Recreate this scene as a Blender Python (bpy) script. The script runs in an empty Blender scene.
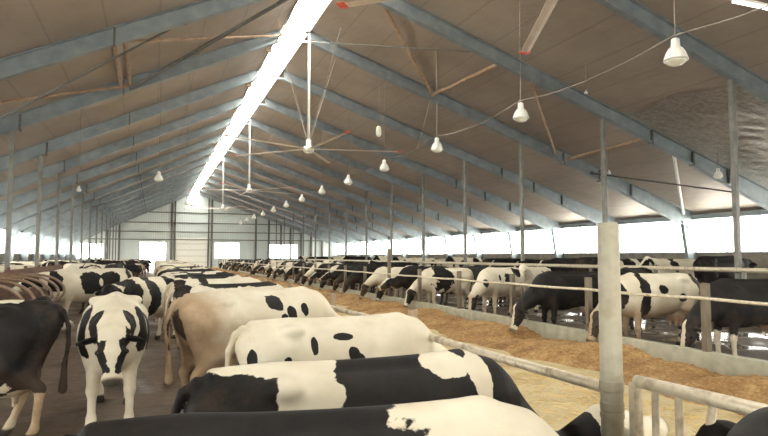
import bpy, math, random
import numpy as np
from mathutils import Vector

random.seed(7)
SC = bpy.context.scene
COL = SC.collection
PI = math.pi

# ------------------------------------------------------------------ camera
CAM_H = 1.9
YAW = math.radians(20.9)
cam_d = bpy.data.cameras.new('camera')
cam_d.sensor_width = 36.0
cam_d.lens = 600.0 / 768.0 * 36.0
cam_d.clip_end = 600
cam = bpy.data.objects.new('camera', cam_d)
COL.objects.link(cam)
cam.location = (0, 0, CAM_H)
cam.rotation_euler = (PI / 2 + math.radians(3.6), 0, -YAW)
SC.camera = cam

# ------------------------------------------------------------------ world: bright overcast sky
W = bpy.data.worlds.new('overcast_sky')
SC.world = W
W.use_nodes = True
bg = W.node_tree.nodes['Background']
bg.inputs['Color'].default_value = (1.0, 0.97, 0.89, 1)
bg.inputs['Strength'].default_value = 23.0

SC.view_settings.view_transform = 'Standard'
SC.view_settings.look = 'None'
SC.view_settings.gamma = 1
SC.view_settings.use_curve_mapping = False
SC.view_settings.exposure = -0.1
SC.cycles.use_denoising = True
SC.cycles.max_bounces = 8
SC.cycles.diffuse_bounces = 5
SC.cycles.transparent_max_bounces = 12
SC.cycles.sample_clamp_indirect = 10

# ------------------------------------------------------------------ barn dimensions
XR = 5.65           # ridge x
ZR = 12.2           # underside of the roof at the ridge
XE = 29.1           # right eave
XW = -11.3          # left eave
SLR = 7.9 / (XE - XR)     # right slope
SLL = 7.9 / (XR - XW)     # left slope, steeper
Y0, Y1 = -13.0, 98.5
FY = [1.9 + 6 * k for k in range(17)]        # frame positions


def roof(x):
    return ZR - (SLR * (x - XR) if x > XR else SLL * (XR - x))


def portal(name, loc, rot, sx, sy):
    l = bpy.data.lights.new(name, 'AREA')
    l.shape = 'RECTANGLE'
    l.size, l.size_y = sx, sy
    l.cycles.is_portal = True
    o = bpy.data.objects.new(name, l)
    COL.objects.link(o)
    o.location = loc
    o.rotation_euler = rot


portal('sky_opening_ridge', (XR, (Y0 + Y1) / 2, ZR + 0.45), (0, 0, 0), 1.7, Y1 - Y0)
portal('sky_opening_right', (XE + 0.45, (Y0 + Y1) / 2, 3.1), (0, PI / 2, 0), 2.3, Y1 - Y0)
portal('sky_opening_left', (XW - 0.45, (Y0 + Y1) / 2, 3.1), (0, -PI / 2, 0), 2.3, Y1 - Y0)
portal('sky_opening_front', (3.5, Y0 - 0.2, 2.1), (PI / 2, 0, 0), 9, 4.2)

# ------------------------------------------------------------------ materials


def new_mat(name):
    m = bpy.data.materials.new(name)
    m.use_nodes = True
    nt = m.node_tree
    return m, nt, nt.nodes['Principled BSDF']


def ramp(nt, fac, stops):
    r = nt.nodes.new('ShaderNodeValToRGB')
    while len(r.color_ramp.elements) < len(stops):
        r.color_ramp.elements.new(0.5)
    for e, (p, c) in zip(r.color_ramp.elements, stops):
        e.position = p
        e.color = (c[0], c[1], c[2], 1)
    nt.links.new(fac, r.inputs[0])
    return r.outputs[0]


def noise(nt, scale, detail=4, vec=None, coord='Object', stretch=None, rough=0.55):
    tc = nt.nodes.new('ShaderNodeTexCoord')
    n = nt.nodes.new('ShaderNodeTexNoise')
    n.inputs['Scale'].default_value = scale
    n.inputs['Detail'].default_value = detail
    n.inputs['Roughness'].default_value = rough
    src = tc.outputs[coord]
    if stretch:
        mp = nt.nodes.new('ShaderNodeMapping')
        mp.inputs['Scale'].default_value = stretch
        nt.links.new(src, mp.inputs[0])
        src = mp.outputs[0]
    nt.links.new(src, n.inputs['Vector'])
    return n.outputs['Fac']


def bump(nt, b, h, strength=0.3, dist=0.02):
    bn = nt.nodes.new('ShaderNodeBump')
    bn.inputs['Strength'].default_value = strength
    bn.inputs['Distance'].default_value = dist
    nt.links.new(h, bn.inputs['Height'])
    nt.links.new(bn.outputs[0], b.inputs['Normal'])


def mat_noise(name, c1, c2, scale=3, rough=0.7, metal=0.0, b=0.0, detail=4, stretch=None, bd=0.02, c3=None):
    m, nt, bs = new_mat(name)
    f = noise(nt, scale, detail, stretch=stretch)
    st = [(0.32, c1), (0.68, c2)] if c3 is None else [(0.3, c1), (0.5, c2), (0.7, c3)]
    nt.links.new(ramp(nt, f, st), bs.inputs['Base Color'])
    bs.inputs['Roughness'].default_value = rough
    bs.inputs['Metallic'].default_value = metal
    if b:
        bump(nt, bs, f, b, bd)
    return m


M = {}
M['steel'] = mat_noise('galvanised_steel', (0.23, 0.27, 0.29), (0.33, 0.37, 0.385), 2.2, 0.42, 0.35)
M['steel_dark'] = mat_noise('weathered_steel', (0.11, 0.11, 0.10), (0.17, 0.165, 0.15), 6, 0.5, 0.4)
M['post'] = mat_noise('grey_post_steel', (0.15, 0.145, 0.13), (0.23, 0.225, 0.20), 3, 0.5, 0.3)
M['brace'] = mat_noise('rusty_primer', (0.36, 0.23, 0.14), (0.50, 0.36, 0.25), 4, 0.6, 0.1)
M['tube'] = mat_noise('worn_pipe', (0.42, 0.36, 0.26), (0.62, 0.55, 0.42), 9, 0.42, 0.25, c3=(0.30, 0.23, 0.15))
M['thickpost'] = mat_noise('dirty_cream_pipe', (0.25, 0.225, 0.165), (0.34, 0.315, 0.24), 5, 0.55, 0.05, c3=(0.26, 0.215, 0.15))
M['wood'] = mat_noise('weathered_wood', (0.23, 0.16, 0.10), (0.36, 0.27, 0.18), 8, 0.8, 0, 0.3, stretch=(1, 1, 0.2))
M['post2'] = mat_noise('greyed_timber', (0.13, 0.105, 0.075), (0.22, 0.185, 0.135), 8, 0.8, 0, 0.3, stretch=(1, 1, 0.2))
M['board'] = mat_noise('reddish_board', (0.11, 0.055, 0.035), (0.19, 0.10, 0.065), 5, 0.75, 0, 0.2, stretch=(1, .15, 1))
M['concrete'] = mat_noise('curb_concrete', (0.40, 0.41, 0.32), (0.56, 0.56, 0.46), 5, 0.85, 0, 0.3)
M['rusttube'] = mat_noise('rusty_stall_tube', (0.16, 0.10, 0.065), (0.30, 0.21, 0.15), 7, 0.5, 0.2)
M['concrete2'] = mat_noise('bedding_concrete', (0.13, 0.10, 0.075), (0.24, 0.19, 0.14), 4, 0.85, 0, 0.3)
M['lowwall'] = mat_noise('grey_low_wall', (0.17, 0.15, 0.12), (0.26, 0.24, 0.20), 2, 0.85, 0)
M['white_metal'] = mat_noise('white_enamel', (0.70, 0.69, 0.64), (0.80, 0.79, 0.74), 5, 0.4)
M['blade'] = mat_noise('cream_aluminium', (0.58, 0.47, 0.37), (0.72, 0.63, 0.52), 2, 0.38, 0.3)
M['red'] = mat_noise('red_plastic', (0.62, 0.07, 0.04), (0.72, 0.12, 0.07), 5, 0.45)
M['lampglass'] = mat_noise('milky_lamp_glass', (0.72, 0.70, 0.55), (0.84, 0.82, 0.70), 4, 0.25)
M['wire'] = mat_noise('cable_sheath', (0.26, 0.22, 0.18), (0.33, 0.28, 0.24), 5, 0.6)
M['foil'] = mat_noise('crumpled_foil', (0.36, 0.31, 0.26), (0.56, 0.50, 0.44), 6, 0.32, 0.6, 0.8, bd=.03)
M['snow'] = mat_noise('outdoor_snow', (0.62, 0.63, 0.62), (0.72, 0.73, 0.72), .5, 0.9)
M['tag'] = mat_noise('yellow_tag', (0.75, 0.50, 0.06), (0.82, 0.58, 0.10), 5, 0.5)


def mat_floor_near():
    m, nt, bs = new_mat('wet_slurry_concrete')
    f = noise(nt, 0.9, 6)
    g = noise(nt, 7.0, 6)
    mix = nt.nodes.new('ShaderNodeMath'); mix.operation = 'MULTIPLY_ADD'
    nt.links.new(g, mix.inputs[0]); mix.inputs[1].default_value = 0.5
    nt.links.new(f, mix.inputs[2])
    nt.links.new(ramp(nt, mix.outputs[0], [(0.45, (0.055, 0.036, 0.023)), (0.75, (0.105, 0.072, 0.049)), (0.95, (0.165, 0.122, 0.088))]), bs.inputs['Base Color'])
    nt.links.new(ramp(nt, f, [(0.35, (0.28,) * 3), (0.65, (0.75,) * 3)]), bs.inputs['Roughness'])
    bump(nt, bs, g, 0.5, 0.03)
    return m


def mat_floor_right():
    m, nt, bs = new_mat('dark_wet_floor')
    f = noise(nt, 0.55, 4)
    g = noise(nt, 9.0, 5)
    nt.links.new(ramp(nt, g, [(0.35, (0.05, 0.036, 0.024)), (0.7, (0.10, 0.075, 0.052))]), bs.inputs['Base Color'])
    nt.links.new(ramp(nt, f, [(0.42, (0.05,) * 3), (0.52, (0.6,) * 3)]), bs.inputs['Roughness'])
    bump(nt, bs, g, 0.12, 0.01)
    return m


def mat_alley():
    m, nt, bs = new_mat('sandy_feed_alley')
    f = noise(nt, 1.3, 5)
    g = noise(nt, 14.0, 6)
    mix = nt.nodes.new('ShaderNodeMath'); mix.operation = 'MULTIPLY_ADD'
    nt.links.new(g, mix.inputs[0]); mix.inputs[1].default_value = 0.6
    nt.links.new(f, mix.inputs[2])
    nt.links.new(ramp(nt, mix.outputs[0], [(0.5, (0.28, 0.20, 0.09)), (0.72, (0.48, 0.38, 0.20)), (1.0, (0.60, 0.51, 0.31))]), bs.inputs['Base Color'])
    bs.inputs['Roughness'].default_value = 0.85
    bump(nt, bs, g, 0.3, 0.01)
    return m


def mat_hay():
    m, nt, bs = new_mat('chopped_hay')
    g = noise(nt, 16.0, 8, rough=0.75)
    f = noise(nt, 2.2, 4)
    mix = nt.nodes.new('ShaderNodeMath'); mix.operation = 'MULTIPLY_ADD'
    nt.links.new(f, mix.inputs[0]); mix.inputs[1].default_value = 0.6
    nt.links.new(g, mix.inputs[2])
    nt.links.new(ramp(nt, mix.outputs[0], [(0.55, (0.13, 0.065, 0.022)), (0.8, (0.36, 0.20, 0.075)), (1.05, (0.56, 0.38, 0.17))]), bs.inputs['Base Color'])
    bs.inputs['Roughness'].default_value = 0.9
    bump(nt, bs, g, 0.9, 0.04)
    return m


def mat_ceiling():
    """roof lining: taupe foil-faced sheet with seams and wrinkles"""
    m, nt, bs = new_mat('foil_roof_lining')
    f = noise(nt, 0.35, 5)
    w = noise(nt, 2.2, 6, stretch=(1, 0.5, 1), rough=0.6)
    tc = nt.nodes.new('ShaderNodeTexCoord')
    sep = nt.nodes.new('ShaderNodeSeparateXYZ')
    nt.links.new(tc.outputs['Object'], sep.inputs[0])
    mo = nt.nodes.new('ShaderNodeMath'); mo.operation = 'PINGPONG'
    nt.links.new(sep.outputs['X'], mo.inputs[0]); mo.inputs[1].default_value = 0.75
    seam = ramp(nt, mo.outputs[0], [(0.0, (0.75,) * 3), (0.04, (1,) * 3)])
    base = ramp(nt, f, [(0.3, (0.36, 0.29, 0.235)), (0.7, (0.46, 0.38, 0.31))])
    mul = nt.nodes.new('ShaderNodeMixRGB'); mul.blend_type = 'MULTIPLY'; mul.inputs[0].default_value = 1
    nt.links.new(base, mul.inputs[1]); nt.links.new(seam, mul.inputs[2])
    nt.links.new(mul.outputs[0], bs.inputs['Base Color'])
    bs.inputs['Roughness'].default_value = 0.5
    bs.inputs['Metallic'].default_value = 0.25
    bump(nt, bs, w, 0.35, 0.12)
    return m


def mat_endwall():
    m, nt, bs = new_mat('pale_profiled_sheet')
    tc = nt.nodes.new('ShaderNodeTexCoord')
    wv = nt.nodes.new('ShaderNodeTexWave')
    wv.inputs['Scale'].default_value = 1.2
    nt.links.new(tc.outputs['Object'], wv.inputs['Vector'])
    f = noise(nt, 0.4, 3)
    nt.links.new(ramp(nt, f, [(0.3, (0.56, 0.62, 0.61)), (0.7, (0.66, 0.71, 0.69))]), bs.inputs['Base Color'])
    bs.inputs['Roughness'].default_value = 0.6
    bump(nt, bs, wv.outputs['Fac'], 0.4, 0.05)
    return m


def mat_poly(name, col, transp):
    m = bpy.data.materials.new(name)
    m.use_nodes = True
    nt = m.node_tree
    nt.nodes.remove(nt.nodes['Principled BSDF'])
    out = nt.nodes['Material Output']
    t = nt.nodes.new('ShaderNodeBsdfTransparent'); t.inputs[0].default_value = (1, 1, 1, 1)
    r = nt.nodes.new('ShaderNodeBsdfTranslucent'); r.inputs[0].default_value = (*col, 1)
    mx = nt.nodes.new('ShaderNodeMixShader'); mx.inputs[0].default_value = 1 - transp
    nt.links.new(t.outputs[0], mx.inputs[1]); nt.links.new(r.outputs[0], mx.inputs[2])
    nt.links.new(mx.outputs[0], out.inputs['Surface'])
    return m


def mat_coat():
    m, nt, bs = new_mat('holstein_coat')
    at = nt.nodes.new('ShaderNodeAttribute'); at.attribute_name = 'coat'
    sep = nt.nodes.new('ShaderNodeSeparateColor')
    nt.links.new(at.outputs['Color'], sep.inputs[0])
    n1 = noise(nt, 4.5, 6)
    n2 = noise(nt, 5, 5, rough=0.7)
    n3 = noise(nt, 2.5, 3)
    a = nt.nodes.new('ShaderNodeMath'); a.operation = 'MULTIPLY_ADD'
    nt.links.new(n1, a.inputs[0]); a.inputs[1].default_value = 0.9; nt.links.new(sep.outputs[0], a.inputs[2])
    blk = ramp(nt, a.outputs[0], [(0.940, (0,) * 3), (0.965, (1,) * 3)])
    white = ramp(nt, n3, [(0.3, (0.54, 0.48, 0.36)), (0.7, (0.70, 0.65, 0.53))])
    tan = ramp(nt, n2, [(0.3, (0.25, 0.165, 0.095)), (0.7, (0.46, 0.34, 0.22))])
    st = nt.nodes.new('ShaderNodeMath'); st.operation = 'MULTIPLY_ADD'
    nt.links.new(n2, st.inputs[0]); st.inputs[1].default_value = 0.9; nt.links.new(sep.outputs[1], st.inputs[2])
    stf = ramp(nt, st.outputs[0], [(0.55, (0,) * 3), (1.25, (1,) * 3)])
    def mixc(f, c1, c2):
        x = nt.nodes.new('ShaderNodeMixRGB')
        if isinstance(f, float):
            x.inputs[0].default_value = f
        else:
            nt.links.new(f, x.inputs[0])
        for i, c in ((1, c1), (2, c2)):
            if isinstance(c, tuple):
                x.inputs[i].default_value = (*c, 1)
            else:
                nt.links.new(c, x.inputs[i])
        return x.outputs[0]
    c = mixc(stf, white, tan)
    black = ramp(nt, n2, [(0.35, (0.006, 0.0055, 0.006)), (0.8, (0.020, 0.015, 0.012))])
    blackd = mixc(stf, black, (0.055, 0.038, 0.026))
    c = mixc(blk, c, blackd)
    c = mixc(sep.outputs[2], c, (0.42, 0.24, 0.17))
    c = mixc(at.outputs['Alpha'], c, (0.035, 0.028, 0.022))
    nt.links.new(c, bs.inputs['Base Color'])
    bs.inputs['Roughness'].default_value = 0.7
    bs.inputs['Specular IOR Level'].default_value = 0.25
    fur = noise(nt, 55, 3)
    bump(nt, bs, fur, 0.12, 0.01)
    return m


M['floor_near'] = mat_floor_near()
M['floor_right'] = mat_floor_right()
M['alley'] = mat_alley()
M['hay'] = mat_hay()
M['ceiling'] = mat_ceiling()
M['endwall'] = mat_endwall()
M['poly'] = mat_poly('clear_polycarbonate', (0.9, 0.92, 0.9), 0.75)
M['film'] = mat_poly('translucent_film', (0.9, 0.93, 0.92), 0.75)
M['coat'] = mat_coat()
M['eye'] = mat_noise('dark_eye', (0.006, 0.005, 0.005), (0.012, 0.01, 0.01), 5, 0.12)

# ------------------------------------------------------------------ mesh helpers


class MB:
    def __init__(self):
        self.v, self.f = [], []

    def box(self, x0, x1, y0, y1, z0, z1):
        n = len(self.v)
        self.v += [(x, y, z) for z in (z0, z1) for y in (y0, y1) for x in (x0, x1)]
        for q in ((0, 2, 3, 1), (4, 5, 7, 6), (0, 1, 5, 4), (2, 6, 7, 3), (0, 4, 6, 2), (1, 3, 7, 5)):
            self.f.append(tuple(n + i for i in q))
        return self

    def prism(self, poly, y0, y1):
        """poly of (x, z) extruded along y"""
        n = len(self.v); k = len(poly)
        self.v += [(x, y0, z) for x, z in poly] + [(x, y1, z) for x, z in poly]
        self.f.append(tuple(n + i for i in range(k)))
        self.f.append(tuple(n + k + i for i in reversed(range(k))))
        for i in range(k):
            j = (i + 1) % k
            self.f.append((n + i, n + k + i, n + k + j, n + j))
        return self

    def tube(self, pts, r, seg=10, cap=True):
        pts = [Vector(p) for p in pts]
        rs = r if isinstance(r, (list, tuple)) else [r] * len(pts)
        n0 = len(self.v)
        up = None
        for i, p in enumerate(pts):
            t = (pts[min(i + 1, len(pts) - 1)] - pts[max(i - 1, 0)]).normalized()
            if up is None:
                up = t.orthogonal().normalized()
            up = (up - t * up.dot(t)).normalized()
            w = t.cross(up)
            for k in range(seg):
                a = 2 * PI * k / seg
                self.v.append(tuple(p + (up * math.cos(a) + w * math.sin(a)) * rs[i]))
        for i in range(len(pts) - 1):
            for k in range(seg):
                a = n0 + i * seg + k; b = n0 + i * seg + (k + 1) % seg
                self.f.append((a, b, b + seg, a + seg))
        if cap:
            self.f.append(tuple(n0 + k for k in reversed(range(seg))))
            e = n0 + (len(pts) - 1) * seg
            self.f.append(tuple(e + k for k in range(seg)))
        return self

    def lathe(self, prof, cx=0, cy=0, cz=0, seg=20):
        """prof list of (r, z)"""
        n0 = len(self.v)
        for r, z in prof:
            for k in range(seg):
                a = 2 * PI * k / seg
                self.v.append((cx + r * math.cos(a), cy + r * math.sin(a), cz + z))
        for i in range(len(prof) - 1):
            for k in range(seg):
                a = n0 + i * seg + k; b = n0 + i * seg + (k + 1) % seg
                self.f.append((a, b, b + seg, a + seg))
        self.f.append(tuple(n0 + k for k in reversed(range(seg))))
        e = n0 + (len(prof) - 1) * seg
        self.f.append(tuple(e + k for k in range(seg)))
        return self

    def beam(self, p0, p1, w, h):
        """rectangular bar"""
        p0, p1 = Vector(p0), Vector(p1)
        t = (p1 - p0).normalized()
        s = t.cross(Vector((0, 0, 1)))
        if s.length < 0.01:
            s = Vector((1, 0, 0))
        s.normalize(); u = s.cross(t)
        n = len(self.v)
        for p in (p0, p1):
            for a, b in ((-1, -1), (1, -1), (1, 1), (-1, 1)):
                self.v.append(tuple(p + s * a * w / 2 + u * b * h / 2))
        for i in range(4):
            j = (i + 1) % 4
            self.f.append((n + i, n + j, n + 4 + j, n + 4 + i))
        self.f += [(n + 3, n + 2, n + 1, n), (n + 4, n + 5, n + 6, n + 7)]
        return self

    def build(self, name, mat, parent=None, loc=None, smooth=False):
        me = bpy.data.meshes.new(name)
        me.from_pydata(self.v, [], self.f)
        if smooth:
            me.polygons.foreach_set('use_smooth', [True] * len(me.polygons))
        me.materials.append(M[mat] if isinstance(mat, str) else mat)
        me.update()
        o = bpy.data.objects.new(name, me)
        COL.objects.link(o)
        if parent:
            o.parent = parent
        if loc:
            o.location = loc
        return o


def tag(o, label, cat, group=None):
    o['label'] = label; o['category'] = cat
    if group:
        o['group'] = group
    return o


def struct(o):
    o['kind'] = 'structure'
    return o


def empty(name, loc, label, cat, group=None, rz=0):
    o = bpy.data.objects.new(name, None)
    COL.objects.link(o)
    o.location = loc; o.rotation_euler = (0, 0, rz)
    o.empty_display_size = 0.2
    return tag(o, label, cat, group)


def copy_tree(o, parent=None):
    c = o.copy(); COL.objects.link(c)
    if parent:
        c.parent = parent
    for ch in list(o.children):
        copy_tree(ch, c)
    return c


ORD = ['nearest', 'second', 'third', 'fourth', 'fifth', 'sixth', 'seventh', 'eighth', 'ninth', 'tenth', 'eleventh', 'twelfth']

# ------------------------------------------------------------------ setting: ground, floors, walls, roof
struct(MB().box(-160, 170, -90, 220, -0.6, -0.12).build('ground', 'snow'))
XN, XF = 2.45, 8.05          # near rail line, far curb line
struct(MB().box(XW, XN, Y0, Y1, -0.11, 0.0).build('floor', 'floor_near'))
struct(MB().box(XN, XF - 0.08, Y0, Y1, -0.11, 0.0).build('floor', 'alley'))
ZP = 0.05
struct(MB().box(XF + 0.08, XE, Y0, Y1, -0.11, ZP).build('floor', 'floor_right'))

struct(MB().box(-4.5, -2.3, 10.9, 16.6, 0.0, 0.34).build('floor', 'concrete2'))
struct(MB().box(15.1, 20.3, 9.5, 76, ZP, 0.34).build('floor', 'concrete2'))
struct(MB().box(XE, XE + 0.2, Y0, Y1, -0.1, 2.05).build('wall_right', 'lowwall'))
struct(MB().box(XW - 0.2, XW, Y0, Y1, -0.1, 2.05).build('wall_left', 'lowwall'))
# eave beams
EZ = roof(XE)
struct(MB().box(XE - 0.25, XE + 0.15, Y0, Y1, EZ - 0.32, EZ - 0.06).build('trim_1', 'steel'))
struct(MB().box(XW - 0.15, XW + 0.25, Y0, Y1, EZ - 0.32, EZ - 0.06).build('trim_2', 'steel'))
# roof slabs with an open ridge strip
HW = 0.62
for sgn in (1, -1):
    xe = XE + 0.7 if sgn > 0 else XW - 0.7
    xa = XR + sgn * HW
    poly = [(xa, roof(xa)), (xe, roof(xe)), (xe, roof(xe) + 0.16), (xa, roof(xa) + 0.16)]
    if sgn < 0:
        poly = poly[::-1]
    struct(MB().prism(poly, Y0 - 0.4, Y1 + 0.4).build('ceiling', 'ceiling'))
# ridge rooflight: low curved polycarbonate cap with bars
cap = MB()
arc = [(XR + 0.68 * math.sin(a), ZR - 0.10 + 0.42 * math.cos(a)) for a in [math.radians(t) for t in range(-80, 81, 20)]]
inner = [(x, z - 0.02) for x, z in arc][::-1]
cap.prism(arc + inner, Y0, Y1)
rl = struct(cap.build('window_1', 'poly'))
kb = MB()
for sgn in (1, -1):
    x = XR + sgn * (HW + 0.02)
    kb.box(x - 0.03, x + 0.03, Y0, Y1, roof(x) - 0.06, roof(x) + 0.22)
for k in range(54):
    y = Y0 + 1 + 2 * k
    kb.tube([(px, y, pz - 0.03) for px, pz in arc], 0.02, 5)
kb.build('window_frame', 'white_metal', rl)

# side openings: translucent film between mullions
for n, (x, sgn) in enumerate(((XE, 1), (XW, -1))):
    fl = struct(MB().box(x + 0.02 if sgn > 0 else x - 0.04, x + 0.04 if sgn > 0 else x - 0.02, Y0, Y1, 2.05, EZ - 0.3).build('window_%d' % (2 + n), 'film'))
    mu = MB()
    for k in range(54):
        y = Y0 + 0.9 + 2.0 * k
        mu.box(x - 0.03, x + 0.03, y - 0.025, y + 0.025, 2.05, EZ - 0.3)
    mu.box(x - 0.04, x + 0.04, Y0, Y1, 2.05, 2.12)
    mu.build('window_frame', 'steel', fl)

# end wall at Y1 with openings
openings = [(-11.0, -7.2, 1.6, 3.7), (-2.1, 1.6, 0.0, 3.95), (8.9, 12.7, 1.5, 3.95), (17.6, 22.2, 1.5, 3.7)]
ew = MB()
xs = sorted(set([XW, XE, XR] + [a for o in openings for a in o[:2]]))
for a, b in zip(xs[:-1], xs[1:]):
    mid = (a + b) / 2
    op = [o for o in openings if o[0] < mid < o[1]]
    zb = 0.0
    if op:
        o = op[0]
        if o[2] > 0:
            ew.box(a, b, Y1, Y1 + 0.15, 0, o[2])
        zb = o[3]
    ew.prism([(a, zb), (b, zb), (b, roof(b) + .1), (a, roof(a) + .1)], Y1, Y1 + 0.15)
wb = struct(ew.build('wall_back', 'endwall'))
gi = MB()
for z in (4.4, 5.6, 7.0, 8.6):
    gi.box(max(XW, XR - (ZR - z) / SLL) + .1, min(XE, XR + (ZR - z) / SLR) - .1, Y1 - 0.16, Y1, z - 0.07, z + 0.07)
for x in (-9.0, -6.6, -5.0, 2.4, 8.4, 15.3, 17.4, 19.4, 21, 22.8, 24.5, 26.4):
    gi.box(x - 0.14, x + 0.14, Y1 - 0.30, Y1 - 0.02, 0, roof(x) - 0.1)
for x in (2.9, 7.9):
    gi.box(x - 0.1, x + 0.1, Y1 - 0.30, Y1 - 0.02, 0, roof(x) - 0.1)
gi.build('wall_girts', 'steel_dark', wb)
for k, (a, b, z0, z1) in enumerate(openings):
    if z0 > 0:
        f = struct(MB().box(a, b, Y1 + 0.05, Y1 + 0.08, z0, z1).build('window_%d' % (4 + k), 'film'))
    else:
        f = struct(MB().box(a - .1, a, Y1 - 0.05, Y1 + 0.2, z0, z1).box(b, b + .1, Y1 - 0.05, Y1 + 0.2, z0, z1).box(a - .1, b + .1, Y1 - 0.05, Y1 + 0.2, z1, z1 + .1).build('door_1', 'steel'))
dr = struct(MB().box(3.05, 7.75, Y1 - 0.12, Y1 - 0.02, 0.02, 4.7).build('door_2', 'white_metal'))
db = MB()
for z in (0.9, 1.85, 2.8, 3.75):
    db.box(3.05, 7.75, Y1 - 0.14, Y1 - 0.12, z - .02, z + .02)
db.build('door_seam', 'post', dr)
# gable behind the camera with a wide open gateway
FX0, FX1, FZ = -1.0, 8.0, 4.2
fw = MB()
fw.prism([(XW, 0), (FX0, 0), (FX0, roof(FX0)), (XW, EZ)], Y0 - 0.15, Y0)
fw.prism([(FX0, FZ), (FX1, FZ), (FX1, roof(FX1)), (XR, ZR), (FX0, roof(FX0))], Y0 - 0.15, Y0)
fw.prism([(FX1, 0), (XE, 0), (XE, EZ), (FX1, roof(FX1))], Y0 - 0.15, Y0)
struct(fw.build('wall_front', 'endwall'))

# ------------------------------------------------------------------ portal frames


def rafter_mesh(sgn):
    m = MB()
    def pt(x, dz):
        return (x, roof(x) - dz)
    span = XE - XR if sgn > 0 else XR - XW
    xs3 = (XR + sgn * 0.72, XR + sgn * span * 0.66, XR + sgn * (span - 0.35))
    d = (0.56, 0.60, 1.0)
    t = 0.03
    def strip(za, zb, w):
        top = [pt(x, a) for x, a in zip(xs3, za)]
        bot = [pt(x, b) for x, b in zip(xs3, zb)]
        m.prism(top + bot[::-1], -w / 2, w / 2)
    strip((0.01,) * 3, d, 0.02)
    strip((0.01,) * 3, (0.045,) * 3, 0.26)
    strip(tuple(q - t for q in d), d, 0.26)
    return m


first = None
for i, y in enumerate(FY):
    lab = ('%s grey steel roof frame from the camera, spanning the whole barn' % ORD[i]) if i < 9 else 'distant grey steel roof frame near the far end wall'
    if first is None:
        root = empty('roof_frame', (0, y, 0), lab, 'roof frame', 'steel roof frames')
        for sgn in (1, -1):
            span = XE - XR if sgn > 0 else XR - XW
            r = rafter_mesh(sgn).build('rafter', 'steel', root)
            sp = MB()
            for fr in ((.61, .71, .80) if sgn > 0 else (.41, .62)):
                x = XR + sgn * span * fr
                dd = 0.60 if fr < .6 else 0.70
                sp.box(x - 0.03, x + 0.03, -0.14, 0.14, roof(x) - dd, roof(x) - 0.06)
            sp.build('splice_plate', 'steel_dark', r)
            xo = XR + sgn * (span - .1); xi_t = XR + sgn * (span - 1.0); xi_b = XR + sgn * (span - .42)
            c = MB()
            zt = roof(xo) - 0.05
            zti = roof(xi_t) - 0.75
            zb = ZP + .002 if sgn > 0 else 0.002
            c.prism([(xo, zb), (xo, zt), (xi_t, zti), (xi_b, zb)], -0.012, 0.012)
            c.beam((xi_t, 0, zti), (xi_b, 0, zb + .01), 0.24, 0.03)
            c.beam((xo, 0, zt), (xo, 0, zb + .01), 0.24, 0.03)
            c.build('eave_column', 'steel', root)
        MB().beam((XR - .8, 0, roof(XR - .8) - .42), (XR + .8, 0, roof(XR + .8) - .42), 0.08, 0.10).build('ridge_tie', 'steel', root)
        first = root
    else:
        o = copy_tree(first)
        o.location = (0, y, 0)
        tag(o, lab, 'roof frame', 'steel roof frames')

# ------------------------------------------------------------------ interior post rows


def make_post(x, zb):
    h = roof(x) - 0.62
    root = empty('steel_post', (x, 0, zb), '', 'post')
    MB().box(-0.075, 0.075, -0.075, 0.075, 0, h - zb).build('shaft', 'post', root)
    MB().box(-0.17, 0.17, -0.15, 0.15, 0, 0.025).build('base_plate', 'steel_dark', root)
    return root


for x, nm, zb, ys in ((17.4, 'right', ZP, [13.9 + 6 * k for k in range(14)]), (-5.1, 'left', 0.0, [25.9 + 6 * k for k in range(12)])):
    p0 = make_post(x, zb)
    ys = sorted(ys)
    for i, y in enumerate(ys):
        o = p0 if i == 0 else copy_tree(p0)
        o.location = (x, y, zb)
        if nm == 'right':
            lab = ('%s thin grey steel post from the camera in the right-hand row' % ORD[i]) if i < 9 else 'distant thin grey steel post at the far end of the right-hand row'
        else:
            lab = ('%s thin grey steel post from the camera in the left-hand row' % ORD[i]) if i < 8 else 'distant thin grey steel post at the far end of the left-hand row'
        tag(o, lab, 'post', 'steel posts of the %s-hand row' % nm)

# ------------------------------------------------------------------ roof bracing


def brace(p0, p1, r, label, mat='brace', flat=False):
    m = MB()
    if flat:
        m.beam(p0, p1, r * 2, r * 2)
    else:
        m.tube([p0, p1], r, 8)
    for p in (p0, p1):
        m.box(p[0] - .10, p[0] + .10, p[1] - .02, p[1] + .02, p[2] - .08, p[2] + .10)
    c = (Vector(p0) + Vector(p1)) / 2
    m.v = [tuple(Vector(v) - c) for v in m.v]
    o = m.build('roof_brace', mat, None, tuple(c))
    tag(o, label, 'brace', 'bracing struts under the roof')
    return o


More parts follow.
